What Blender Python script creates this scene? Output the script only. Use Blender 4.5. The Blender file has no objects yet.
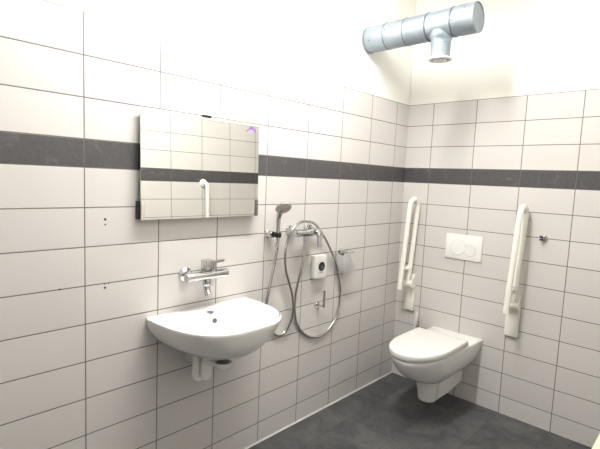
import bpy, bmesh, math
from mathutils import Vector, Matrix
PI = math.pi
col = bpy.context.scene.collection

# ------------------------------------------------------------------ measured layout
TW = 0.30                      # tile width
TH = 0.14808                   # tile row pitch
FL = 0.11466                   # height of the cut bottom row
BAND0, BAND1 = 1.44738, 1.55052
TOP = 1.9960                   # top of the tiling
OFFL, OFFB, OFFR = 0.15675, 0.19509, 0.072
RX = 1.745                     # right wall
RY = -3.35                     # wall behind the camera
CEIL = 2.80

# ------------------------------------------------------------------ materials
def new_mat(name):
    m = bpy.data.materials.new(name); m.use_nodes = True
    nt = m.node_tree
    return m, nt, nt.nodes['Principled BSDF']

def simple(name, colr, rough=0.5, metal=0.0, spec=0.5, noise=0.0, nscale=30, coat=0.0, bump=0.0):
    m, nt, b = new_mat(name)
    b.inputs['Base Color'].default_value = (*colr, 1)
    b.inputs['Roughness'].default_value = rough
    b.inputs['Metallic'].default_value = metal
    b.inputs['Specular IOR Level'].default_value = spec
    b.inputs['Coat Weight'].default_value = coat
    if noise or bump:
        tc = nt.nodes.new('ShaderNodeTexCoord')
        n = nt.nodes.new('ShaderNodeTexNoise'); n.inputs['Scale'].default_value = nscale
        n.inputs['Detail'].default_value = 4
        nt.links.new(tc.outputs['Object'], n.inputs['Vector'])
        if noise:
            mr = nt.nodes.new('ShaderNodeMapRange')
            mr.inputs['To Min'].default_value = 1 - noise; mr.inputs['To Max'].default_value = 1 + noise
            nt.links.new(n.outputs['Fac'], mr.inputs['Value'])
            vm = nt.nodes.new('ShaderNodeVectorMath'); vm.operation = 'SCALE'
            vm.inputs[0].default_value = colr
            nt.links.new(mr.outputs[0], vm.inputs['Scale'])
            nt.links.new(vm.outputs[0], b.inputs['Base Color'])
        if bump:
            bp = nt.nodes.new('ShaderNodeBump'); bp.inputs['Strength'].default_value = bump
            bp.inputs['Distance'].default_value = 0.002
            nt.links.new(n.outputs['Fac'], bp.inputs['Height'])
            nt.links.new(bp.outputs[0], b.inputs['Normal'])
    return m

class NT:
    def __init__(s, nt): s.nt = nt
    def val(s, sock, v):
        if hasattr(v, 'is_output') or isinstance(v, bpy.types.NodeSocket): s.nt.links.new(v, sock)
        else: sock.default_value = v
    def m(s, op, a, b=None, c=None):
        n = s.nt.nodes.new('ShaderNodeMath'); n.operation = op
        s.val(n.inputs[0], a)
        if b is not None: s.val(n.inputs[1], b)
        if c is not None: s.val(n.inputs[2], c)
        return n.outputs[0]
    def mix(s, f, a, b):
        n = s.nt.nodes.new('ShaderNodeMix'); n.data_type = 'RGBA'
        s.val(n.inputs[0], f)
        for i, v in ((6, a), (7, b)):
            if isinstance(v, tuple): n.inputs[i].default_value = (*v, 1)
            else: s.nt.links.new(v, n.inputs[i])
        return n.outputs[2]
    def smooth(s, x, lo, hi):
        n = s.nt.nodes.new('ShaderNodeMapRange'); n.interpolation_type = 'SMOOTHSTEP'
        s.val(n.inputs['Value'], x); n.inputs['From Min'].default_value = lo; n.inputs['From Max'].default_value = hi
        return n.outputs[0]
    def noise(s, vec, scale, detail=4, rough=0.55, dist=0.0):
        n = s.nt.nodes.new('ShaderNodeTexNoise'); n.inputs['Scale'].default_value = scale
        n.inputs['Detail'].default_value = detail; n.inputs['Roughness'].default_value = rough
        n.inputs['Distortion'].default_value = dist
        s.nt.links.new(vec, n.inputs['Vector']); return n.outputs['Fac']
    def white(s, x, y):
        c = s.nt.nodes.new('ShaderNodeCombineXYZ'); s.val(c.inputs[0], x); s.val(c.inputs[1], y)
        n = s.nt.nodes.new('ShaderNodeTexWhiteNoise'); n.noise_dimensions = '2D'
        s.nt.links.new(c.outputs[0], n.inputs['Vector']); return n.outputs['Value']

TILE = (0.625, 0.600, 0.580)
GROUT = (0.155, 0.14, 0.128)
def wall_tiles(name, axis, sign, off):
    m, nt, b = new_mat(name); q = NT(nt)
    g = nt.nodes.new('ShaderNodeNewGeometry'); sp = nt.nodes.new('ShaderNodeSeparateXYZ')
    nt.links.new(g.outputs['Position'], sp.inputs[0])
    u = q.m('MULTIPLY', sp.outputs[axis], float(sign)); z = sp.outputs[2]
    uu = q.m('DIVIDE', q.m('SUBTRACT', u, off), TW)
    fu = q.m('FRACT', uu); du = q.m('MULTIPLY', q.m('MINIMUM', fu, q.m('SUBTRACT', 1.0, fu)), TW)
    up = q.m('GREATER_THAN', z, (BAND0 + BAND1) / 2)
    zz = q.m('SUBTRACT', z, q.m('ADD', FL, q.m('MULTIPLY', up, BAND1 - FL)))
    zz = q.m('DIVIDE', zz, TH)
    fz = q.m('FRACT', zz); dz = q.m('MULTIPLY', q.m('MINIMUM', fz, q.m('SUBTRACT', 1.0, fz)), TH)
    # the band itself: no row joints inside it
    inb = q.m('MULTIPLY', q.m('GREATER_THAN', z, BAND0), q.m('LESS_THAN', z, BAND1))
    d = q.m('MINIMUM', du, dz)
    grout = q.m('SUBTRACT', 1.0, q.smooth(d, 0.0015, 0.0027))
    w = q.white(q.m('FLOOR', uu), q.m('ADD', q.m('FLOOR', zz), q.m('MULTIPLY', up, 40.0)))
    vm = nt.nodes.new('ShaderNodeVectorMath'); vm.operation = 'SCALE'; vm.inputs[0].default_value = TILE
    nt.links.new(q.m('ADD', 0.975, q.m('MULTIPLY', w, 0.05)), vm.inputs['Scale'])
    # dark slate-look band tiles with pale mottling
    n1 = q.noise(g.outputs['Position'], 14, 6, 0.65, 0.6)
    n2 = q.noise(g.outputs['Position'], 70, 3, 0.6)
    veins = q.smooth(n1, 0.55, 0.80)
    dark = q.mix(n2, (0.050, 0.048, 0.050), (0.110, 0.106, 0.108))
    dark = q.mix(q.m('MULTIPLY', veins, 0.5), dark, (0.26, 0.25, 0.25))
    c = q.mix(inb, vm.outputs[0], dark)
    c = q.mix(grout, c, GROUT)
    nt.links.new(c, b.inputs['Base Color'])
    nt.links.new(q.m('ADD', 0.30, q.m('MULTIPLY', grout, 0.5)), b.inputs['Roughness'])
    b.inputs['Specular IOR Level'].default_value = 0.35
    bp = nt.nodes.new('ShaderNodeBump'); bp.inputs['Strength'].default_value = 0.6; bp.inputs['Distance'].default_value = 0.0015
    nt.links.new(q.m('SUBTRACT', 1.0, grout), bp.inputs['Height']); nt.links.new(bp.outputs[0], b.inputs['Normal'])
    return m

def floor_tiles():
    m, nt, b = new_mat('floor_tiles'); q = NT(nt)
    g = nt.nodes.new('ShaderNodeNewGeometry'); sp = nt.nodes.new('ShaderNodeSeparateXYZ')
    nt.links.new(g.outputs['Position'], sp.inputs[0])
    uu = q.m('DIVIDE', q.m('SUBTRACT', sp.outputs[0], OFFB - 0.005), TW)
    vv = q.m('DIVIDE', q.m('SUBTRACT', q.m('MULTIPLY', sp.outputs[1], -1.0), OFFL + 0.015), TW)
    ds = []
    for x in (uu, vv):
        f = q.m('FRACT', x); ds.append(q.m('MULTIPLY', q.m('MINIMUM', f, q.m('SUBTRACT', 1.0, f)), TW))
    grout = q.m('SUBTRACT', 1.0, q.smooth(q.m('MINIMUM', ds[0], ds[1]), 0.0010, 0.0020))
    w = q.white(q.m('FLOOR', uu), q.m('FLOOR', vv))
    n1 = q.noise(g.outputs['Position'], 7, 7, 0.65, 0.8)
    n2 = q.noise(g.outputs['Position'], 60, 4, 0.6)
    f = q.m('ADD', q.m('MULTIPLY', n1, 0.7), q.m('MULTIPLY', n2, 0.3))
    f = q.smooth(q.m('ADD', f, q.m('MULTIPLY', q.m('SUBTRACT', w, 0.5), 0.08)), 0.32, 0.70)
    c = q.mix(f, (0.042, 0.043, 0.045), (0.108, 0.108, 0.109))
    c = q.mix(grout, c, (0.030, 0.030, 0.030))
    nt.links.new(c, b.inputs['Base Color'])
    b.inputs['Roughness'].default_value = 0.5; b.inputs['Specular IOR Level'].default_value = 0.35
    bp = nt.nodes.new('ShaderNodeBump'); bp.inputs['Strength'].default_value = 0.4; bp.inputs['Distance'].default_value = 0.0015
    nt.links.new(q.m('ADD', q.m('SUBTRACT', 1.0, grout), q.m('MULTIPLY', n2, 0.25)), bp.inputs['Height'])
    nt.links.new(bp.outputs[0], b.inputs['Normal'])
    return m

def duct_mat():
    m, nt, b = new_mat('galvanised_steel'); q = NT(nt)
    tc = nt.nodes.new('ShaderNodeTexCoord')
    v = nt.nodes.new('ShaderNodeTexVoronoi'); v.inputs['Scale'].default_value = 45
    nt.links.new(tc.outputs['Object'], v.inputs['Vector'])
    n = q.noise(tc.outputs['Object'], 18, 4)
    bw = nt.nodes.new('ShaderNodeRGBToBW'); nt.links.new(v.outputs['Color'], bw.inputs[0])
    f = q.m('ADD', q.m('MULTIPLY', bw.outputs[0], 0.5), q.m('MULTIPLY', n, 0.5))
    c = q.mix(f, (0.27, 0.32, 0.365), (0.38, 0.44, 0.495))
    nt.links.new(c, b.inputs['Base Color'])
    b.inputs['Metallic'].default_value = 0.75
    nt.links.new(q.m('ADD', 0.36, q.m('MULTIPLY', f, 0.16)), b.inputs['Roughness'])
    return m

def emit(name, colr, s):
    m, nt, b = new_mat(name)
    b.inputs['Base Color'].default_value = (0.9, 0.9, 0.9, 1)
    b.inputs['Emission Color'].default_value = (*colr, 1); b.inputs['Emission Strength'].default_value = s
    return m

M = dict(
    left=wall_tiles('tiles_left_wall', 1, -1, OFFL), back=wall_tiles('tiles_back_wall', 0, 1, OFFB),
    right=wall_tiles('tiles_right_wall', 1, -1, OFFR), front=wall_tiles('tiles_front_wall', 0, 1, OFFB),
    floor=floor_tiles(),
    plaster=simple('cream_plaster', (0.91, 0.90, 0.85), 0.85, spec=0.2, noise=0.02, nscale=4, bump=0.08),
    ceiling=simple('white_ceiling_paint', (0.86, 0.84, 0.80), 0.9, spec=0.2, noise=0.02, nscale=4),
    caulk=simple('white_caulk', (0.52, 0.505, 0.485), 0.6, noise=0.03),
    ceramic=simple('white_ceramic', (0.85, 0.84, 0.82), 0.12, spec=0.5, coat=0.3, noise=0.01, nscale=3),
    lid=simple('white_seat_plastic', (0.77, 0.76, 0.74), 0.22, noise=0.01, nscale=3),
    plastic=simple('white_plastic', (0.84, 0.83, 0.80), 0.35, noise=0.01, nscale=5),
    cream=simple('cream_coating', (0.86, 0.85, 0.765), 0.35, noise=0.015, nscale=6),
    dispenser=simple('dispenser_plastic', (0.78, 0.77, 0.75), 0.4, noise=0.01, nscale=8),
    bench=simple('pale_yellow_plastic', (0.82, 0.80, 0.52), 0.35, noise=0.02, nscale=6),
    chrome=simple('chrome', (0.58, 0.58, 0.59), 0.08, 1.0, noise=0.02, nscale=20),
    hose=simple('chrome_hose', (0.55, 0.54, 0.53), 0.22, 1.0, noise=0.02),
    brushed=simple('brushed_steel', (0.66, 0.66, 0.68), 0.38, 1.0, noise=0.04, nscale=60),
    face=simple('grey_spray_face', (0.46, 0.43, 0.39), 0.45, noise=0.05, nscale=200),
    black=simple('black_plastic', (0.012, 0.012, 0.012), 0.4, noise=0.1),
    drill=simple('drill_hole_dark', (0.05, 0.045, 0.04), 0.9, noise=0.1),
    beige=simple('clear_clip_plastic', (0.55, 0.49, 0.42), 0.3, noise=0.05),
    greydark=simple('dark_grey_rubber', (0.10, 0.10, 0.10), 0.5, noise=0.05),
    duct=duct_mat(), seam=simple('darkened_duct_seam', (0.14, 0.16, 0.18), 0.45, 0.6, noise=0.1),
    valve=simple('white_valve_enamel', (0.80, 0.79, 0.76), 0.35, noise=0.01),
    purple=simple('purple_sticker', (0.19, 0.11, 0.42), 0.5, noise=0.05),
    lilac=simple('lilac_sticker', (0.42, 0.31, 0.62), 0.5, noise=0.05),
    greyprint=simple('grey_print', (0.22, 0.20, 0.24), 0.6, noise=0.05),
    mirror=simple('mirror_silver', (0.90, 0.91, 0.87), 0.006, 1.0, noise=0.003, nscale=2),
    glassedge=simple('mirror_glass_edge', (0.62, 0.66, 0.60), 0.2, noise=0.02),
    glow=emit('lamp_glow', (1.0, 0.98, 0.955), 135.0),
)

# ------------------------------------------------------------------ mesh helpers
def tag(o, label=None, cat=None, group=None, kind=None):
    if label: o['label'] = label
    if cat: o['category'] = cat
    if group: o['group'] = group
    if kind: o['kind'] = kind
    return o

def thing(name, label, cat, loc=(0, 0, 0), group=None):
    o = bpy.data.objects.new(name, None); col.objects.link(o); o.location = loc
    o.empty_display_size = 0.05
    return tag(o, label, cat, group)

def root_loc(o):
    v = Vector((0, 0, 0))
    while o is not None: v += o.location; o = o.parent
    return v

def link(name, bm, mat, parent=None, smooth=35, label=None):
    bmesh.ops.remove_doubles(bm, verts=bm.verts, dist=1e-6)
    bmesh.ops.recalc_face_normals(bm, faces=bm.faces)
    me = bpy.data.meshes.new(name); 
    if parent is not None: bmesh.ops.translate(bm, vec=-root_loc(parent), verts=bm.verts)
    bm.to_mesh(me); bm.free()
    for mm in (mat if isinstance(mat, (list, tuple)) else [mat]): me.materials.append(mm)
    if smooth:
        for p in me.polygons: p.use_smooth = True
        me.set_sharp_from_angle(angle=math.radians(smooth))
    o = bpy.data.objects.new(name, me); col.objects.link(o)
    if parent is not None: o.parent = parent
    if label: o['label'] = label
    return o

def B(): return bmesh.new()

def add(bm, other):
    me = bpy.data.meshes.new('tmp'); other.to_mesh(me); other.free(); bm.from_mesh(me); bpy.data.meshes.remove(me)

def box(bm, lo, hi, bev=0.0, seg=2):
    t = bmesh.new(); bmesh.ops.create_cube(t, size=1)
    for v in t.verts:
        v.co = Vector([lo[i] + (v.co[i] + .5) * (hi[i] - lo[i]) for i in range(3)])
    if bev: bmesh.ops.bevel(t, geom=t.edges[:], offset=bev, segments=seg, profile=0.5, affect='EDGES')
    add(bm, t); return bm

def frame(d):
    d = Vector(d).normalized()
    a = Vector((0, 0, 1)) if abs(d.z) < 0.9 else Vector((1, 0, 0))
    x = a.cross(d).normalized(); return x, d.cross(x), d

def lathe(bm, origin, axis, prof, n=32, cap=True):
    """prof: list of (radius, distance along axis); closed with caps where radius>0"""
    x, y, d = frame(axis); o = Vector(origin); rings = []
    for r, h in prof:
        if r < 1e-6: rings.append([bm.verts.new(o + d * h)])
        else: rings.append([bm.verts.new(o + d * h + (x * math.cos(2*PI*i/n) + y * math.sin(2*PI*i/n)) * r) for i in range(n)])
    for a, b in zip(rings, rings[1:]):
        for i in range(n):
            j = (i + 1) % n
            if len(a) == 1 and len(b) == 1: continue
            if len(a) == 1: bm.faces.new((a[0], b[i], b[j]))
            elif len(b) == 1: bm.faces.new((a[i], a[j], b[0]))
            else: bm.faces.new((a[i], a[j], b[j], b[i]))
    for r in (rings[0], rings[-1]):
        if cap and len(r) > 1: bm.faces.new(r)
    return bm

def cyl(bm, a, b, r, bev=0.0, n=32):
    a, b = Vector(a), Vector(b); L = (b - a).length
    if bev:
        pr = [(r - bev, 0), (r - bev * .3, bev * .3), (r, bev), (r, L - bev), (r - bev * .3, L - bev * .3), (r - bev, L)]
    else: pr = [(r, 0), (r, L)]
    return lathe(bm, a, b - a, pr, n)

def catmull(pts, k=8):
    P = [Vector(p) for p in pts]; P = [P[0] * 2 - P[1]] + P + [P[-1] * 2 - P[-2]]; out = []
    for i in range(1, len(P) - 2):
        for s in range(k):
            t = s / k; a, b, c, d = P[i-1:i+3]
            out.append(0.5 * (2*b + (c - a)*t + (2*a - 5*b + 4*c - d)*t*t + (3*b - a - 3*c + d)*t**3))
    out.append(P[-2]); return out

def tube(bm, pts, r, n=16, rf=None):
    P = [Vector(p) for p in pts]; rings = []
    T = [(P[min(i+1, len(P)-1)] - P[max(i-1, 0)]).normalized() for i in range(len(P))]
    x, _, _ = frame(T[0])
    for i, p in enumerate(P):
        x = (x - T[i] * x.dot(T[i])).normalized(); y = T[i].cross(x)
        rr = rf(i / (len(P) - 1)) if rf else r
        rings.append([bm.verts.new(p + (x * math.cos(2*PI*k/n) + y * math.sin(2*PI*k/n)) * rr) for k in range(n)])
    for a, b in zip(rings, rings[1:]):
        for k in range(n): bm.faces.new((a[k], a[(k+1) % n], b[(k+1) % n], b[k]))
    bm.faces.new(rings[0]); bm.faces.new(rings[-1]); return bm

def loft(bm, rings, cap0=True, cap1=True):
    R = [[bm.verts.new(p) for p in r] for r in rings]; n = len(R[0])
    for a, b in zip(R, R[1:]):
        for k in range(n): bm.faces.new((a[k], a[(k+1) % n], b[(k+1) % n], b[k]))
    if cap0: bm.faces.new(R[0])
    if cap1: bm.faces.new(R[-1])
    return R

def ray_outline(inside, c, n, rmax=1.2):
    out = []
    for k in range(n):
        a = 2 * PI * k / n; lo, hi = 0.0, rmax
        for _ in range(40):
            mid = (lo + hi) / 2
            if inside(c[0] + mid * math.cos(a), c[1] + mid * math.sin(a)): lo = mid
            else: hi = mid
        out.append((c[0] + lo * math.cos(a), c[1] + lo * math.sin(a)))
    return out

def prism(bm, poly, d):
    """poly: list of 3-D points (planar), extruded by vector d"""
    a = [bm.verts.new(Vector(p)) for p in poly]; b = [bm.verts.new(Vector(p) + Vector(d)) for p in poly]
    n = len(a); bm.faces.new(a); bm.faces.new(b)
    for k in range(n): bm.faces.new((a[k], a[(k+1) % n], b[(k+1) % n], b[k]))
    return bm

# ------------------------------------------------------------------ the room
def wall(name, lo, hi, face_axis, face_sign, tile_mat, holes=()):
    """tiled slab to TOP, plaster above set back 3 mm; one mesh"""
    bm = B()
    l2 = list(lo); h2 = list(hi); l1 = list(lo); h1 = list(hi)
    h1[2] = TOP; l2[2] = TOP
    if face_sign > 0: h2[face_axis] -= 0.003
    else: l2[face_axis] += 0.003
    box(bm, l1, h1); nt = len(bm.faces); box(bm, l2, h2)
    bm.faces.ensure_lookup_table()
    for i, f in enumerate(bm.faces): f.material_index = 0 if i < nt else 1
    for (y, z, r) in holes:
        nf = len(bm.faces)
        lathe(bm, (0, y, z), (1, 0, 0), [(r * 1.25, -0.004), (r * 1.25, 0.0004)], 10)
        bm.faces.ensure_lookup_table()
        for f in bm.faces[nf:]: f.material_index = 2
    me_o = link(name, bm, [tile_mat, M['plaster'], M['drill']], None, 0)
    return tag(me_o, kind='structure')

holes = [(-2.181, 1.253, .0042), (-2.181, 1.233, .0028), (-2.182, 0.986, .0038), (-2.183, 1.0015, .0026),
         (-2.168, 1.0005, .0020), (-2.345, 1.0035, .0030), (-2.10 + .005, 1.0, .0015), (-1.847, 0.995, .002)]
wall('wall_left', (-0.12, RY - .12, -0.1), (0, 0.12, CEIL), 0, 1, M['left'], holes[:6])
wall('wall_back', (0, 0, -0.1), (RX, 0.12, CEIL), 1, -1, M['back'])
wall('wall_right', (RX, RY - .12, -0.1), (RX + .12, 0.12, CEIL), 0, -1, M['right'])
wall('wall_front', (0, RY - .12, -0.1), (RX, RY, CEIL), 1, 1, M['front'])
tag(link('floor', box(B(), (0, RY, -0.1), (RX, 0, 0)), M['floor'], None, 0), kind='structure')
tag(link('ceiling', box(B(), (-.12, RY - .12, CEIL), (RX + .12, .12, CEIL + .1)), M['ceiling'], None, 0), kind='structure')
tag(link('trim_1', prism(B(), [(0.0002, -0.0005, 0.0002), (0.008, -0.0005, 0.0002), (0.0055, -.0005, .003), (0.0002, -0.0005, 0.008)], (0, RY + .001, 0)), M['caulk']), kind='structure')

# unseen dark door and frame, added behind the camera for chrome to reflect
bm = B(); box(bm, (.42, RY + .0005, .004), (1.34, RY + .040, 2.10), .002, 1)
dr = tag(link('added_door_1', bm, simple('added_door_grey', (0.09, 0.095, 0.10), 0.5, noise=0.03), None, 0), kind='structure')
bm = B(); cyl(bm, (.50, RY + .040, 1.03), (.50, RY + .095, 1.03), .011, .001, 20); cyl(bm, (.492, RY + .090, 1.03), (.62, RY + .090, 1.03), .010, .002, 20)
link('added_door_handle', bm, M['brushed'], dr)
bm = B()
for x0, x1, z0, z1 in ((.35, .415, 0.004, 2.17), (1.345, 1.41, 0.004, 2.17), (.415, 1.345, 2.105, 2.17)):
    box(bm, (x0, RY + .0005, z0), (x1, RY + .030, z1), .002, 1)
tag(link('added_trim_2', bm, M['greydark'], None, 0), kind='structure')

# ------------------------------------------------------------------ wash-hand basin
SY = -1.741; SZ = 0.832
t = thing('washbasin', 'white D-shaped ceramic washbasin on the tiled wall under the mirror', 'washbasin', (0.0, SY, 0.655))
NS = 96
def basin_inside(w, d, x0=0.0008, n=2.9, cx=0.0):
    return lambda x, y: x >= x0 and (abs((x - cx) / d) ** n + abs((y - SY) / w) ** n <= 1 if x > cx else abs(y - SY) <= w)
bm = B(); rings = []
C0 = (0.18, SY)
# under-body from bottom centre up to the rim
for z, w, x1, x0, n in [(0.6740, .050, .240, .120, 2.0), (0.6760, .095, .275, .075, 2.1), (0.6805, .130, .298, .040, 2.15), (0.688, .160, .318, .0008, 2.25), (0.702, .192, .338, .0008, 2.35),
                    (0.722, .219, .356, .0008, 2.45), (0.746, .240, .372, .0008, 2.6), (0.774, .256, .385, .0008, 2.7), (0.800, .268, .394, .0008, 2.8),
                    (0.818, .2735, .3985, .0008, 2.9), (0.826, .2745, .3995, .0008, 2.9), (0.8305, .2735, .3985, .0008, 2.9), (SZ, .2705, .3955, .0008, 2.9)]:
    if x0 > .001:
        ca = (x0 + x1) / 2; ha = (x1 - x0) / 2
        ins = lambda x, y, ca=ca, ha=ha, w=w: ((x - ca) / ha) ** 2 + ((y - SY) / w) ** 2 <= 1
    else: ins = basin_inside(w, x1, n=n)
    rings.append([(x, y, z) for x, y in ray_outline(ins, C0, NS)])
# deck in to the bowl opening, then down the bowl
for z, a, bx, cx, n in [(SZ, .232, .134, .240, 2.6), (SZ - .003, .227, .130, .240, 2.6), (SZ - .02, .217, .123, .239, 2.45), (SZ - .05, .200, .112, .236, 2.3),
                        (SZ - .08, .165, .092, .228, 2.2), (SZ - .105, .115, .066, .220, 2.1), (SZ - .118, .060, .040, .215, 2.0), (SZ - .121, .030, .028, .213, 2.0)]:
    ins = lambda x, y, a=a, bx=bx, cx=cx, n=n: abs((x - cx) / bx) ** n + abs((y - SY) / a) ** n <= 1
    o = ray_outline(ins, (cx, SY), NS)
    rings.append([(x, y, z) for x, y in o])
loft(bm, rings)
basin = link('basin', bm, M['ceramic'], t, 40)
# dark tap-hole cover sunk in the back deck
link('tap_hole', lathe(B(), (0.100, -1.757, SZ - .0005), (0, 0, 1), [(.0175, 0), (.0175, .0011), (.013, .0016), (0, .0016)], 28), M['greydark'], t, label='dark round cover in the tap hole of the deck')
# overflow slot on the back slope of the bowl
ov = B(); lathe(ov, (0.1265, SY - .008, SZ - .034), (0.93, 0, 0.36), [(.0105, -.004), (.0105, .001), (.008, .0022), (.007, .0005), (0, .0005)], 24)
link('overflow_hole', ov, M['greydark'], t, label='dark overflow hole at the back of the bowl')
link('waste_ring', lathe(B(), (0.213, SY, SZ - .1205), (0, 0, 1), [(.030, 0), (.030, .002), (.022, .003), (.020, .0005), (0, .0005)], 28), M['chrome'], t, label='chrome waste ring in the bowl')

# ------------------------------------------------------------------ trap under the basin
t = thing('bottle_trap', 'white plastic drain trap hanging below the washbasin', 'drain trap', (0.10, -1.80, 0.54))
bm = B(); lathe(bm, (0.125, -1.790, 0.541), (0, 0, 1), [(.018, 0), (.023, .003), (.0255, .010), (.0255, .018), (.027, .020), (.027, .080), (.0255, .084), (.023, .088), (.023, .106), (.0, .108)], 28)
link('trap_body', bm, M['plastic'], t)
bm = B(); tube(bm, catmull([(0.105, -1.829, 0.672), (0.105, -1.829, 0.62), (0.105, -1.829, 0.570), (0.108, -1.825, 0.550), (0.118, -1.808, 0.545)], 6), .0150, 18)
cyl(bm, (0.105, -1.829, .575), (0.105, -1.829, .558), .0180, .002)
link('inlet_pipe', bm, M['plastic'], t)
bm = B(); lathe(bm, (0.213, -1.765, 0.608), (0, 0, 1), [(.010, 0), (.022, .003), (.032, .012), (.036, .024), (.036, .032), (.031, .033), (.031, .027), (0, .027)], 32)
link('waste_funnel', bm, M['plastic'], t)
bm = B(); tube(bm, catmull([(0.205, -1.770, 0.622), (0.17, -1.780, 0.626), (0.125, -1.790, 0.632)], 6), .0150, 18)
link('cross_pipe', bm, M['plastic'], t)
bm = B(); tube(bm, [(0.125, -1.790, 0.612), (0.06, -1.790, .612), (-0.0010, -1.790, .612)], .015, 18)
cyl(bm, (-0.0010, -1.790, .612), (0.012, -1.790, .612), .028, .003)
link('wall_pipe', bm, M['plastic'], t)
bm = B(); cyl(bm, (0.213, -1.765, 0.6370), (0.213, -1.765, 0.6725), .027, 0)
link('seal_ring', bm, M['greydark'], t, label='dark seal between trap and basin')

# ------------------------------------------------------------------ basin mixer tap
t = thing('basin_mixer_tap', 'chrome wall-mounted mixer tap with a flat lever above the washbasin', 'tap', (0.0, -1.755, 1.0))
for yy in (-1.826, -1.690):
    link('wall_flange', lathe(B(), (-.0010, yy, .994), (1, 0, 0), [(.034, 0), (.034, .004), (.031, .009), (.022, .013), (.017, .016), (.017, .048)], 36), M['chrome'], t)
bm = B(); lathe(bm, (.062, -1.862, .992), (0, 1, 0), [(.0, 0), (.016, .0), (.0205, .003), (.0215, .008), (.0215, .212), (.0205, .217), (.016, .220), (0, .220)], 32)
link('body', bm, M['chrome'], t)
bm = B(); box(bm, (.040, -1.772, 1.006), (.084, -1.732, 1.062), .004, 3)
link('cartridge', bm, M['chrome'], t)
bm = B(); prism(bm, [(.046, -1.736, 1.044), (.080, -1.736, 1.044), (.082, -1.672, 1.050), (.066, -1.668, 1.050)], (0, 0, .009))
cyl(bm, (.063, -1.715, 1.010), (.063, -1.715, 1.046), .012, .002, 20)
link('lever', bm, M['chrome'], t)
bm = B(); tube(bm, catmull([(.062, -1.752, .980), (.062, -1.752, .955), (.062, -1.752, .940), (.065, -1.752, .924), (.072, -1.752, .912)], 6), .0155, 20)
cyl(bm, (.062, -1.752, .974), (.062, -1.752, .944), .0185, .002, 24)
link('spout', bm, M['chrome'], t)
link('aerator', cyl(B(), (.070, -1.752, .9145), (.079, -1.752, .8990), .0165, .003, 24), M['chrome'], t)

# ------------------------------------------------------------------ mirror
t = thing('mirror', 'frameless rectangular mirror over the washbasin, reflecting tiles', 'mirror', (0.03, -1.75, 1.25))
Y0, Y1 = -2.054, -1.448
XB, XT, ZB, ZT = 0.040, 0.0300, 1.249, 1.693       # front face: bottom / top
YAW = 0.0135                   # it hangs a touch out of true
nrm = Vector((1, -YAW, (XB - XT) / (ZT - ZB))).normalized()
def mp(y, s, d): # s 0..1 up the front face, d out of the face
    p = Vector((XB, y, ZB)).lerp(Vector((XT, y, ZT)), s) + Vector((YAW * (y - (Y0 + Y1) / 2), 0, 0)) + nrm * d; return p
bm = B(); prism(bm, [mp(Y0, 0, -.005), mp(Y1, 0, -.005), mp(Y1, 1, -.005), mp(Y0, 1, -.005)], nrm * .005)
bm.normal_update()
for f in bm.faces: f.material_index = 1
bmesh.ops.recalc_face_normals(bm, faces=bm.faces)
for f in bm.faces:
    if f.normal.dot(nrm) > .99: f.material_index = 0
link('glass', bm, [M['mirror'], M['glassedge']], t, 0)
# clips
bm = B(); ymid = -1.749
prism(bm, [mp(ymid - .022, .988, .0006), mp(ymid + .022, .988, .0006), mp(ymid + .022, 1.012, .0006), mp(ymid - .022, 1.012, .0006)], nrm * .003)
prism(bm, [mp(ymid - .022, 1.002, -.0268), mp(ymid + .022, 1.002, -.0268), mp(ymid + .022, 1.012, -.0268), mp(ymid - .022, 1.012, -.0268)], nrm * .0275)
link('top_clip', bm, M['black'], t, 0, label='black plastic clip on the top edge')
for yy, sg in ((Y0, -1), (Y1, 1)):
    bm = B(); box(bm, (-.0010, yy + (-.0055 if sg < 0 else -.004), ZB + .002), (.026, yy + (.004 if sg < 0 else .0045), ZB + .074))
    link('side_bracket', bm, M['black'], t, 0, label='black bracket behind the lower edge')
    bm = B(); w = .016
    a, b2 = (yy + .001, yy + w) if sg < 0 else (yy - .017, yy - .001)
    prism(bm, [mp(a, 0.0, .0006), mp(b2, 0.0, .0006), mp(b2, .175, .0006), mp(a, .175, .0006)], nrm * .003)
    link('side_clip', bm, M['beige'] if sg < 0 else M['greydark'], t, 0, label='brown plastic clip' if sg < 0 else 'dark grey clip')
# little purple triangular sticker in the upper right corner
def sticker(pts, mat, nm, lab, d):
    bm = B(); prism(bm, [mp(y, s, d) for y, s in pts], nrm * .0003); link(nm, bm, M[mat], t, 0, label=lab)
ys, ss = -1.494, .944
sticker([(ys - .024, ss - .038), (ys + .024, ss - .038), (ys + .005, ss + .022), (ys - .005, ss + .022)], 'lilac', 'sticker', 'purple triangular sticker', .0004)
sticker([(ys - .022, ss - .014), (ys - .005, ss + .024), (ys + .005, ss + .024), (ys + .028, ss - .034), (ys + .017, ss - .034), (ys + .010, ss - .014), (ys - .006, ss - .010)], 'purple', 'sticker_mark', 'darker purple peak', .0008)
sticker([(ys - .036, ss - .036), (ys - .024, ss - .036), (ys - .010, ss - .008), (ys - .018, ss - .004)], 'greyprint', 'sticker_mark', 'grey slanted stroke', .0008)

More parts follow.
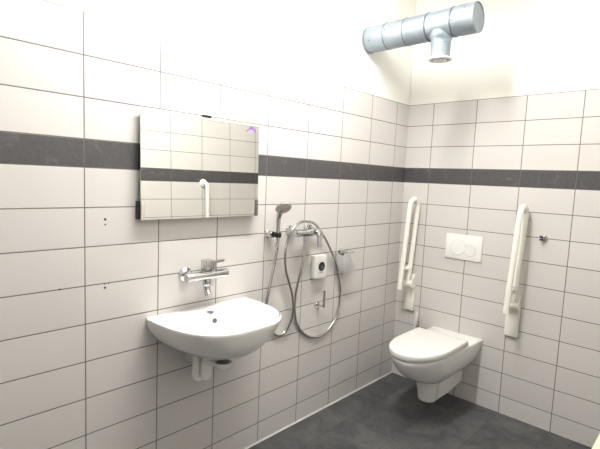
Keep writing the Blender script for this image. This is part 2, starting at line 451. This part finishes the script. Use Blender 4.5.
# ------------------------------------------------------------------ hand shower, bracket, mixer, hose
HC = Vector((.096, -1.319, 1.287)); HN = Vector((.62, -.24, -.71)).normalized()
t = thing('shower_bracket', 'small chrome wall bracket gripping the hand shower', 'bracket', (0.0, -1.353, 1.147))
link('wall_flange', lathe(B(), (-.0010, -1.337, 1.147), (1, 0, 0), [(.0225, 0), (.0225, .010), (.021, .013), (.0185, .015), (.0185, .043), (.016, .046), (0, .047)], 28), M['chrome'], t)
bm = B(); box(bm, (.040, -1.342, 1.140), (.050, -1.330, 1.154), .002, 1)
R1, R2 = .0185, .0145; ax = Vector((.03, -.03, 1)).normalized()
lathe(bm, Vector((.0588, -1.3166, 1.134)), ax, [(R2, 0), (R1, .001), (R1, .024), (R2, .025), (R2, .0)], 24, False)
link('grip', bm, M['black'], t, label='black grip ring')
t = thing('hand_shower', 'chrome hand shower with a round grey spray face, left of the coiled hose', 'shower head', (.06, -1.317, 1.12))
hp = [(.0585, -1.316, 1.118), (.0590, -1.317, 1.150), (.060, -1.3185, 1.198), (.064, -1.3215, 1.235), (.072, -1.3215, 1.260), (HC - HN * .014)[:]]
bm = B(); tube(bm, catmull(hp, 6), .012, 18, rf=lambda s: .0092 + .004 * min(1, s * 1.3) )
link('handle', bm, M['chrome'], t)
link('head', lathe(B(), HC - HN * .020, HN, [(.0, -.002), (.020, -.001), (.032, .005), (.040, .012), (.043, .017), (.0415, .020)], 40), M['chrome'], t)
bm = B(); lathe(bm, HC + HN * .0002, HN, [(.0405, 0), (.0405, .0015), (.038, .003), (0, .004)], 40)
link('spray_face', bm, M['face'], t, label='grey round spray face')

t = thing('shower_mixer', 'chrome shower mixer with a drooping lever, inside the loop of the hose', 'tap', (0.0, -1.10, 1.145))
for yy in (-1.172, -1.022):
    link('wall_flange', lathe(B(), (-.0010, yy, 1.152), (1, 0, 0), [(.034, 0), (.034, .004), (.031, .010), (.020, .014), (.017, .016), (.017, .045)], 32), M['chrome'], t)
bm = B(); lathe(bm, (.062, -1.196, 1.147), (0, 1, 0), [(0, 0), (.015, 0), (.019, .003), (.020, .008), (.020, .085), (.0240, .092), (.0245, .150), (.022, .158), (.014, .163), (0, .164)], 32)
link('body', bm, M['chrome'], t)
bm = B()
pl = catmull([(.074, -1.036, 1.154), (.090, -1.034, 1.152), (.103, -1.036, 1.132), (.108, -1.041, 1.100), (.111, -1.045, 1.068)], 5)
rings = []
for i, p in enumerate(pl):
    s = i / (len(pl) - 1); w = .026 - .012 * s; h = .015 - .008 * s
    d = (pl[min(i+1, len(pl)-1)] - pl[max(i-1, 0)]).normalized(); nn = d.cross(Vector((0, 1, 0))).normalized()
    rings.append([(p + Vector((0, 1, 0)) * w * math.copysign(abs(math.cos(a)) ** .6, math.cos(a)) + nn * h * math.copysign(abs(math.sin(a)) ** .6, math.sin(a)))[:] for a in [2*PI*k/20 for k in range(20)]])
loft(bm, rings); link('lever', bm, M['chrome'], t)
link('diverter_knob', lathe(B(), (.062, -1.075, 1.165), (0, 0, 1), [(.007, 0), (.007, .012), (.012, .011), (.012, .019), (.009, .021), (0, .021)], 20), M['chrome'], t)
link('hose_outlet', cyl(B(), (.062, -1.112, 1.131), (.062, -1.112, 1.108), .0115, .001, 20), M['chrome'], t)

hose_path = [(.062, -1.112, 1.107), (0.062, -1.1138, 1.0894), (0.058, -1.11, 1.0216), (0.048, -1.1148, 0.9474), (0.034, -1.12, 0.8776), (0.022, -1.1237, 0.813), (0.016, -1.1233, 0.7483), (0.012, -1.1172, 0.6884), (0.01, -1.0982, 0.6257), (0.0075, -1.0532, 0.5623), (0.0072, -0.9804, 0.5123), (0.0072, -0.8978, 0.4911), (0.0072, -0.819, 0.5066), (0.0072, -0.7544, 0.5537), (0.0075, -0.7153, 0.6206), (0.012, -0.7019, 0.7065), (0.014, -0.7189, 0.8061), (0.02, -0.7742, 0.9279), (0.03, -0.8522, 1.0323), (0.035, -0.9289, 1.1191), (0.045, -1.0145, 1.1874), (0.066, -1.1065, 1.2084), (0.092, -1.1936, 1.2086), (0.104, -1.2533, 1.1788), (0.09, -1.2696, 1.1311), (0.07, -1.265, 1.0753), (0.05, -1.2494, 1.0175), (0.034, -1.2221, 0.9466), (0.03, -1.1925, 0.8756), (0.032, -1.1693, 0.8165), (0.034, -1.1568, 0.7582), (0.03, -1.152, 0.6937), (0.022, -1.1628, 0.6364), (0.012, -1.1843, 0.5924), (0.0075, -1.2269, 0.5767), (0.0072, -1.273, 0.6001), (0.0075, -1.3162, 0.6487), (0.01, -1.3379, 0.7083), (0.013, -1.3381, 0.7742), (0.022, -1.328, 0.8662), (0.034, -1.3156, 0.9685), (0.05, -1.3106, 1.0658), (.0580, -1.3165, 1.085), (.0585, -1.316, 1.117)]
t = thing('shower_hose', 'coiled chrome shower hose looped over the shower mixer', 'hose', (.02, -1.1, .54))
bm = B(); tube(bm, catmull(hose_path, 12), .0075, 12)
link('hose_tube', bm, M['hose'], t, 60)
bm = B(); cyl(bm, (.0576, -1.3165, 1.106), (.0558, -1.3185, 1.080), .0105, .001, 20); link('coupling_nut', bm, M['chrome'], t)
bm = B(); cyl(bm, (.062, -1.112, 1.1075), (.062, -1.111, 1.085), .0105, .001, 20); link('coupling_nut', bm, M['chrome'], t)

# ------------------------------------------------------------------ small white dispenser with a dark round opening
t = thing('bag_dispenser', 'white wall dispenser box with a dark round opening, right of the shower mixer', 'dispenser', (0, -.935, .868))
bm = B(); box(bm, (-.0010, -.986, .862), (.034, -.879, .998), .006, 3)
link('housing', bm, M['dispenser'], t)
bm = B(); lathe(bm, (.0342, -.926, .932), (1, 0, 0), [(.028, 0), (.028, .0012), (.023, .0016), (.022, .0004), (0, .0004)], 32)
bmesh.ops.scale(bm, vec=(1, 1, 1.0), verts=bm.verts)
link('opening', bm, M['black'], t, label='dark round dispensing opening')
bm = B(); lathe(bm, (.0350, -.922, .928), (1, .0, .2), [(.010, 0), (.008, .001), (0, .0014)], 20)
link('bag_tip', bm, M['greydark'], t)
bm = B(); yy = -.948
for w, g in ((.006, .002), (.003, .0015), (.005, .002), (.006, .0015), (.003, .0015), (.005, 0)):
    box(bm, (.0341, yy, .8945), (.0344, yy + w, .8985)); yy += w + g
link('printed_line', bm, M['greyprint'], t, 0, label='tiny line of grey print')

# ------------------------------------------------------------------ toilet roll holder with chrome flap and the spare roll peg
t = thing('toilet_roll_holder', 'empty toilet roll holder with a hanging chrome flap on the tiled wall', 'toilet roll holder', (0, -.72, .88))
link('wall_post', lathe(B(), (-.0010, -.715, .998), (1, 0, 0), [(.019, 0), (.019, .006), (.012, .008), (.012, .050), (.010, .052), (0, .052)], 24), M['chrome'], t)
bm = B(); tube(bm, [(.044, -.773, .992), (.044, -.715, .992), (.044, -.628, .992)], .0055, 14)
link('roll_rod', bm, M['chrome'], t)
bm = B(); rows = []
for i in range(9):
    s = i / 8; z = .994 - .118 * s; x = .050 + .016 * math.sin(s * PI * .55)
    rows.append((x, z))
def sheet(bm, yl, yr, xo_l, xo_r, th=.0014):
    A = []
    for (x, z), i in zip(rows, range(9)):
        s = i / 8
        A.append([bm.verts.new(p) for p in ((x + xo_l, yl(s), z), (x + xo_r, yr(s), z), (x + xo_r - th, yr(s), z), (x + xo_l - th, yl(s), z))])
    for a, b in zip(A, A[1:]):
        for k in range(4): bm.faces.new((a[k], a[(k+1) % 4], b[(k+1) % 4], b[k]))
    bm.faces.new(A[0]); bm.faces.new(A[-1])
sheet(bm, lambda s: -.760 + .008 * s, lambda s: -.690 + .060 * s, 0, 0)
link('flap', bm, M['brushed'], t, 30)
bm = B(); sheet(bm, lambda s: -.793 + .018 * s, lambda s: -.7615 + .009 * s, -.016, -.002)
link('flap_side', bm, M['brushed'], t, 30)
bm = B(); box(bm, (.050, -.761, .984), (.0545, -.742, .998), .001, 1)
link('hinge', bm, M['black'], t, label='black hinge block')

t = thing('spare_roll_peg', 'L-shaped chrome spare-roll peg on the wall below the white dispenser', 'peg', (0, -.912, .68))
link('wall_flange', lathe(B(), (-.0010, -.914, .692), (1, 0, 0), [(.022, 0), (.022, .006), (.020, .009), (.008, .010), (.008, .014)], 28), M['chrome'], t)
bm = B(); tube(bm, [(.010, -.914, .692), (.03, -.913, .692), (.055, -.912, .692)], .0065, 14)
link('arm', bm, M['chrome'], t)
bm = B(); tube(bm, [(.054, -.912, .688), (.054, -.912, .72), (.054, -.912, .788)], .0080, 14)
link('upright_pin', bm, M['chrome'], t)

# ------------------------------------------------------------------ ventilation duct
DY, DZ, DR = -.535, 2.317, .076
t = thing('ventilation_duct', 'galvanised round ventilation duct jutting from the left wall near the corner', 'duct', (0, DY, DZ))
link('duct_pipe', lathe(B(), (-.0024, DY, DZ), (1, 0, 0), [(DR, 0), (DR, .680), (DR - .004, .682), (DR - .005, .665), (0, .665)], 64), M['duct'], t, 30)
for k, x in enumerate((.012, .145, .275, .415, .562)):
    r = DR + (.0022 if k < 3 else .0030); w = .003 if k < 3 else .006
    link('seam_ring', lathe(B(), (x - w, DY, DZ), (1, 0, 0), [(DR - .002, 0), (r, w * .5), (r, w * 1.5), (DR - .002, w * 2)], 64), M['seam'], t, 30)
bm = B(); lathe(bm, (.588, DY, DZ), (1, 0, 0), [(DR - .001, 0), (DR + .0022, .002), (DR + .0022, .098), (DR - .001, .102), (DR - .006, .102), (DR - .008, .097), (.035, .095), (.030, .093), (.0, .093)], 64)
link('end_cap', bm, M['duct'], t, 30)
BX = .487
bm = B(); lathe(bm, (BX, DY, DZ - .040), (0, 0, -1), [(.066, 0), (.064, .026), (.057, .040), (.0530, .052), (.0530, .148), (.051, .150)], 48)
link('branch_pipe', bm, M['duct'], t, 30)
link('seam_ring', lathe(B(), (BX, DY, DZ - .098), (0, 0, -1), [(.051, 0), (.0545, .002), (.0545, .006), (.051, .008)], 48), M['duct'], t, 30)
for p, d in (((.555, -.62, 2.338), 0), ((.640, -.60, 2.355), 0), ((.575, -.62, 2.30), 0), ((.05, -.61, 2.29), 0), ((.16, -.61, 2.33), 0)):
    v = Vector((0, p[1] - DY, p[2] - DZ)).normalized(); rr = DR + (.002 if p[0] > .56 else 0)
    link('screw', lathe(B(), Vector((p[0], DY, DZ)) + v * (rr - .001), v, [(.004, 0), (.004, .002), (.002, .0035), (0, .0036)], 12), M['greydark'], t)
bm = B(); lathe(bm, (BX, DY, DZ - .176), (0, 0, -1), [(.052, 0), (.063, .004), (.066, .009), (.064, .014), (.052, .017), (.047, .012), (.046, .0)], 48)
link('valve_ring', bm, M['valve'], t, 30, label='white valve ring')
bm = B(); lathe(bm, (BX, DY, DZ - .170), (0, 0, -1), [(.010, 0), (.010, .010), (.033, .016), (.037, .021), (.035, .026), (.0, .030)], 40)
link('valve_disc', bm, M['valve'], t, 30, label='white valve disc')

# ------------------------------------------------------------------ wall-hung toilet
TX = .480
t = thing('toilet', 'white wall-hung toilet with closed lid on the back wall', 'toilet', (TX, -.30, .07))
def d_outline(hw, yf, yb, n=2.3, R=None, N=72, taper=0.0):
    R = R if R else hw * 1.25
    yc = yf + R; pts = []
    m = N // 2
    for k in range(m + 1):
        a = PI * k / m
        cx, sn = math.cos(a), math.sin(a)
        pts.append((TX + hw * math.copysign(abs(cx) ** (2 / n), cx), yc - R * abs(sn) ** (2 / n)))
    left = pts[-1]; right = pts[0]
    k2 = 8
    for k in range(1, k2 + 1): pts.append((left[0], left[1] + (yb - left[1]) * k / k2))
    for k in range(1, 8): pts.append((left[0] + (right[0] - left[0]) * k / 8, yb))
    for k in range(k2): pts.append((right[0], yb + (right[1] - yb) * k / k2))
    return [(TX + (x - TX) * (1 - taper * min(1, max(0, -y / .40))), y) for x, y in pts]
YB = -.0006
bm = B(); rings = []
for z, hw, yf, R in [(.200, .050, -.345, .06), (.210, .066, -.392, .08), (.225, .083, -.440, .11), (.246, .102, -.495, .14), (.272, .122, -.555, .18), (.302, .140, -.608, .22), (.336, .155, -.652, .26),
                  (.370, .166, -.688, .29), (.400, .1735, -.712, .30), (.422, .177, -.724, .305), (.436, .1785, -.728, .305), (.4425, .177, -.726, .305), (.445, .173, -.722, .30)]:
    rings.append([(x, y, z) for x, y in d_outline(hw, yf, YB, n=2.15, R=R, taper=.10)])
loft(bm, rings); link('bowl', bm, M['ceramic'], t, 45)
bm = B(); rings = []
for z, r, dy in [(.098, .052, 0), (.0995, .0555, 0), (.105, .058, 0), (.14, .0625, 0), (.19, .069, -.004), (.235, .080, -.012), (.27, .092, -.02)]:
    rings.append([(TX - .001 + r * math.cos(2*PI*k/40), -.365 + dy + r * math.sin(2*PI*k/40), z) for k in range(40)])
loft(bm, rings); link('outlet_cover', bm, M['ceramic'], t, 45)
bm = B(); rings = []
for y, zb, zt, hw in [(-.345, .090, .235, .050), (-.20, .092, .225, .055), (-.10, .105, .215, .058), (--.0010, .117, .215, .061)]:
    c = .008
    rings.append([(TX - hw, y, zt), (TX - hw, y, zb + c), (TX - hw + c, y, zb), (TX + hw - c, y, zb), (TX + hw, y, zb + c), (TX + hw, y, zt)])
loft(bm, rings); link('wall_connection', bm, M['ceramic'], t, 30)
YL = -.215
bm = B(); rings = []
for z, i in [(.4455, .034), (.4525, .032), (.4532, .004), (.4538, .0010), (.4540, .0), (.4580, .0), (.4585, .0015)]:
    rings.append([(x, y, z) for x, y in d_outline(.168 - i, -.735 + i, YL + .02 - i, n=2.15, R=.30)])
loft(bm, rings); link('seat', bm, M['lid'], t, 45)
bm = B(); rings = []
for z, i in [(.4588, .003), (.4594, .0006), (.4605, .0), (.4810, .0), (.4845, .0012), (.4868, .004), (.4878, .010), (.4885, .05)]:
    rings.append([(x, y, z) for x, y in d_outline(.170 - i, -.738 + i, YL - i * .6, n=2.15, R=.30 - i * .8)])
loft(bm, rings); link('lid', bm, M['lid'], t, 45)
for sx in (-1, 1):
    bm = B(); cyl(bm, (TX + sx * .075, -.192, .446), (TX + sx * .075, -.192, .466), .012, .002, 20)
    link('hinge', bm, M['lid'], t)

# ------------------------------------------------------------------ flush plate
t = thing('flush_plate', 'white rectangular flush plate with two round buttons above the toilet', 'flush plate', (.478, 0, 1.03))
bm = B(); box(bm, (.3590, -.011, .948), (.6070, --.0010, 1.115), .004, 2)
link('plate', bm, M['plastic'], t)
def button(x, z, r):
    bm = B(); lathe(bm, (x, -.0112, z), (0, -1, 0), [(r, 0), (r, .0016), (r - .0015, .0028), (r - .004, .0030), (r - .005, .0022), (0, .0022)], 48)
    b = link('button', bm, M['plastic'], t)
    bm = B(); lathe(bm, (x, -.0111, z), (0, -1, 0), [(r + .0022, 0), (r + .0022, .0004), (r - .001, .0004), (r - .001, 0)], 48, False)
    link('button_gap', bm, M['brushed'], b, label='thin grey ring around the button')
button(.448, 1.030, .050); button(.529, 1.016, .037)

# ------------------------------------------------------------------ fold-up support rails
def rail(px, label):
    t = thing('support_rail', label, 'grab rail', (px, 0, .52), 'fold-up support rails either side of the toilet')
    bm = B(); box(bm, (px - .052, -.022, .520), (px + .028, --.0010, .790), .004, 2)
    link('wall_plate', bm, M['cream'], t)
    # the U-shaped tube, folded up, its top leaning to the wall
    r = .0165; fb, ft, bb, bt = -.182, -.138, -.066, -.026
    pts = [(px, fb, .702), (px, fb + (ft - fb) * .5, .99), (px, ft, 1.275)]
    cy = (ft + bt) / 2; R = (bt - ft) / 2
    for k in range(1, 16):
        a = PI - PI * k / 16; pts.append((px, cy + R * math.cos(a), 1.275 + R * math.sin(a) * 1.05))
    pts += [(px, bt, 1.275), (px, bt + (bb - bt) * .5, 1.02), (px, bb, .775)]
    pts = [(x + .016 * (z - .69) / .65, y, z) for x, y, z in pts]
    link('rail_tube', tube(B(), pts, r, 22), M['cream'], t, 50)
    bm = B(); tube(bm, [(px, fb + .012, .838), (px, -.11, .838), (px, bb, .838)], .013, 16)
    cyl(bm, (px, bb - .002, .855), (px, bb, .815), .0195, .002)
    link('stay', bm, M['cream'], t)
    bm = B(); cyl(bm, (px - .031, -.062, .728), (px + .031, -.062, .728), .0235, .003)
    tube(bm, [(px, -.062, .728), (px, -.064, .755), (px, bb, .79)], .0175, 16)
    link('hinge_barrel', bm, M['cream'], t)
    for sx in (-1, 1):
        bm = B(); poly = [(px + sx * .034, -.0225, .690), (px + sx * .034, -.068, .700), (px + sx * .034, -.078, .722), (px + sx * .034, -.070, .745), (px + sx * .034, -.045, .770), (px + sx * .034, -.0225, .780)]
        prism(bm, poly, (sx * -.004, 0, 0)); link('hinge_ear', bm, M['cream'], t, 0)
rail(.125, 'cream fold-up support rail between the toilet and the corner')
rail(.842, 'cream fold-up support rail right of the toilet, beside the hook')

# ------------------------------------------------------------------ hook
t = thing('robe_hook', 'tiny chrome hook with black ends on the back wall', 'hook', (.960, 0, 1.145))
link('wall_flange', lathe(B(), (.963, --.0010, 1.153), (0, -1, 0), [(.018, 0), (.018, .010), (.016, .013), (.012, .014), (.012, .018)], 28), M['chrome'], t)
link('stud', box(B(), (.948, -.034, 1.141), (.966, -.016, 1.165), .002, 2), M['chrome'], t)
for z0, z1 in ((1.1545, 1.1665), (1.1390, 1.1485)):
    bm = B(); box(bm, (.945, -.038, z0), (.963, -.0345, z1), .001, 1)
    link('black_end', bm, M['black'], t, 0, label='black square end')

# ------------------------------------------------------------------ toilet brush
t = thing('toilet_brush', 'white toilet brush handle sticking up behind the toilet, below the left rail', 'toilet brush', (.192, -.055, .14))
bm = B(); lathe(bm, (.192, -.055, .14), (0, 0, 1), [(.034, 0), (.040, .004), (.042, .20), (.042, .22), (.038, .22), (.037, .012), (0, .010)], 32)
box(bm, (.180, -.020, .22), (.204, --.0010, .32), .002, 1)
link('wall_cup', bm, M['plastic'], t)
bm = B(); lathe(bm, (.192, -.055, .345), (0, 0, 1), [(.010, 0), (.010, .02), (.0075, .05), (.0085, .10), (.0100, .16), (.0100, .176), (.007, .183), (0, .184)], 20)
for v in bm.verts: v.co.x += (v.co.z - .345) * .07
link('handle', bm, M['plastic'], t)
link('brush_head', lathe(B(), (.192, -.055, .165), (0, 0, 1), [(.015, 0), (.032, .02), (.034, .10), (.02, .12), (.010, .182)], 24), M['plastic'], t)

# ------------------------------------------------------------------ pieces on the right-hand wall
t = thing('shower_bench', 'pale cream wall-mounted shower bench edge poking into the bottom right corner', 'bench', (RX, -.97, .38))
bm = B(); tube(bm, catmull([(RX - .02, -.715, .485), (RX - .20, -.715, .485), (1.498, -.715, .485), (1.467, -.735, .485), (1.463, -.77, .485), (1.463, -.97, .485), (1.463, -1.17, .485), (1.467, -1.205, .485), (1.498, -1.222, .485), (RX - .20, -1.225, .485), (RX - .02, -1.225, .485)], 6), .0165, 18)
link('seat_frame', bm, M['bench'], t, 50)
for k in range(5):
    y0 = -.740 - k * .093
    bm = B(); box(bm, (1.487, y0 - .083, .478), (RX - .05, y0, .493), .004, 2); link('slat', bm, M['bench'], t)
for y0 in (-.81, -1.17):
    bm = B(); box(bm, (RX - .03, y0, .38), (RX - -.0010, y0 + .04, .52), .003, 1); box(bm, (RX - .075, y0 + .005, .468), (RX - .028, y0 + .035, .4775), .001, 1)
    link('wall_bracket', bm, M['bench'], t)

t = thing('grab_bar', 'white wall grab bar seen in the mirror', 'grab rail', (RX, -.56, .9))
gy = -.664
gp = [(RX - .002, gy, 1.440), (RX - .030, gy, 1.440), (RX - .052, gy, 1.434), (RX - .064, gy, 1.418), (RX - .068, gy, 1.390), (RX - .068, gy, 1.15), (RX - .068, gy, .90), (RX - .064, gy, .872), (RX - .052, gy, .856), (RX - .030, gy, .850), (RX - .002, gy, .850)]
link('bar', tube(B(), catmull(gp, 4), .0165, 20), M['plastic'], t, 50)
for z in (1.440, .850):
    link('wall_flange', lathe(B(), (RX - -.0010, gy, z), (-1, 0, 0), [(.036, 0), (.036, .008), (.033, .012), (.018, .013)], 28), M['plastic'], t)

# ------------------------------------------------------------------ the ceiling lamp that lights the room
LX, LY = .64, -1.60
t = thing('ceiling_lamp', 'long opal batten lamp on the ceiling above the middle of the room', 'lamp', (LX, LY, CEIL))
link('base', box(B(), (LX - .045, LY - .62, CEIL - .034), (LX + .045, LY + .62, CEIL + .0010), .003, 2), M['plastic'], t)
bm = B(); rings = []
for yy, k in ((-.60, .80), (-.595, .95), (-.58, 1), (.58, 1), (.595, .95), (.60, .80)):
    rings.append([(LX + .042 * k * math.cos(PI * a / 16), LY + yy, CEIL - .0355 - .045 * k * math.sin(PI * a / 16)) for a in range(17)])
loft(bm, rings)
link('diffuser', bm, M['glow'], t, 30, label='glowing opal diffuser')
for sg in (-1, 1):
    bm = B(); box(bm, (LX - .047, LY + sg * .612 - .010, CEIL - .086), (LX + .047, LY + sg * .612 + .010, CEIL - .0345), .004, 2)
    link('end_piece', bm, M['plastic'], t)

# ------------------------------------------------------------------ world, camera
sc = bpy.context.scene
w = bpy.data.worlds.new('World'); sc.world = w; w.use_nodes = True
w.node_tree.nodes['Background'].inputs[0].default_value = (.05, .05, .05, 1)
P = [5.70536, -9.70538, 4.80177, -0.75461, -0.10212, 0.04342, 447.80265]
C = Vector(P[:3]) * .3; a, b, c = P[3:6]
fw = Vector((math.sin(a) * math.cos(b), math.cos(a) * math.cos(b), math.sin(b)))
r = Vector((math.cos(a), -math.sin(a), 0)); u = r.cross(fw)
r2 = r * math.cos(c) + u * math.sin(c); u2 = -r * math.sin(c) + u * math.cos(c)
cd = bpy.data.cameras.new('camera'); cam = bpy.data.objects.new('camera', cd); col.objects.link(cam)
m = Matrix((r2, u2, -fw)).transposed().to_4x4(); m.translation = C; cam.matrix_world = m
cd.sensor_fit = 'HORIZONTAL'; cd.sensor_width = 36; cd.lens = P[6] * 36 / 600; cd.clip_start = .02
sc.camera = cam
sc.view_settings.view_transform = 'Standard'; sc.view_settings.look = 'None'
sc.view_settings.gamma = 1; sc.view_settings.use_curve_mapping = False
sc.view_settings.exposure = 0.22
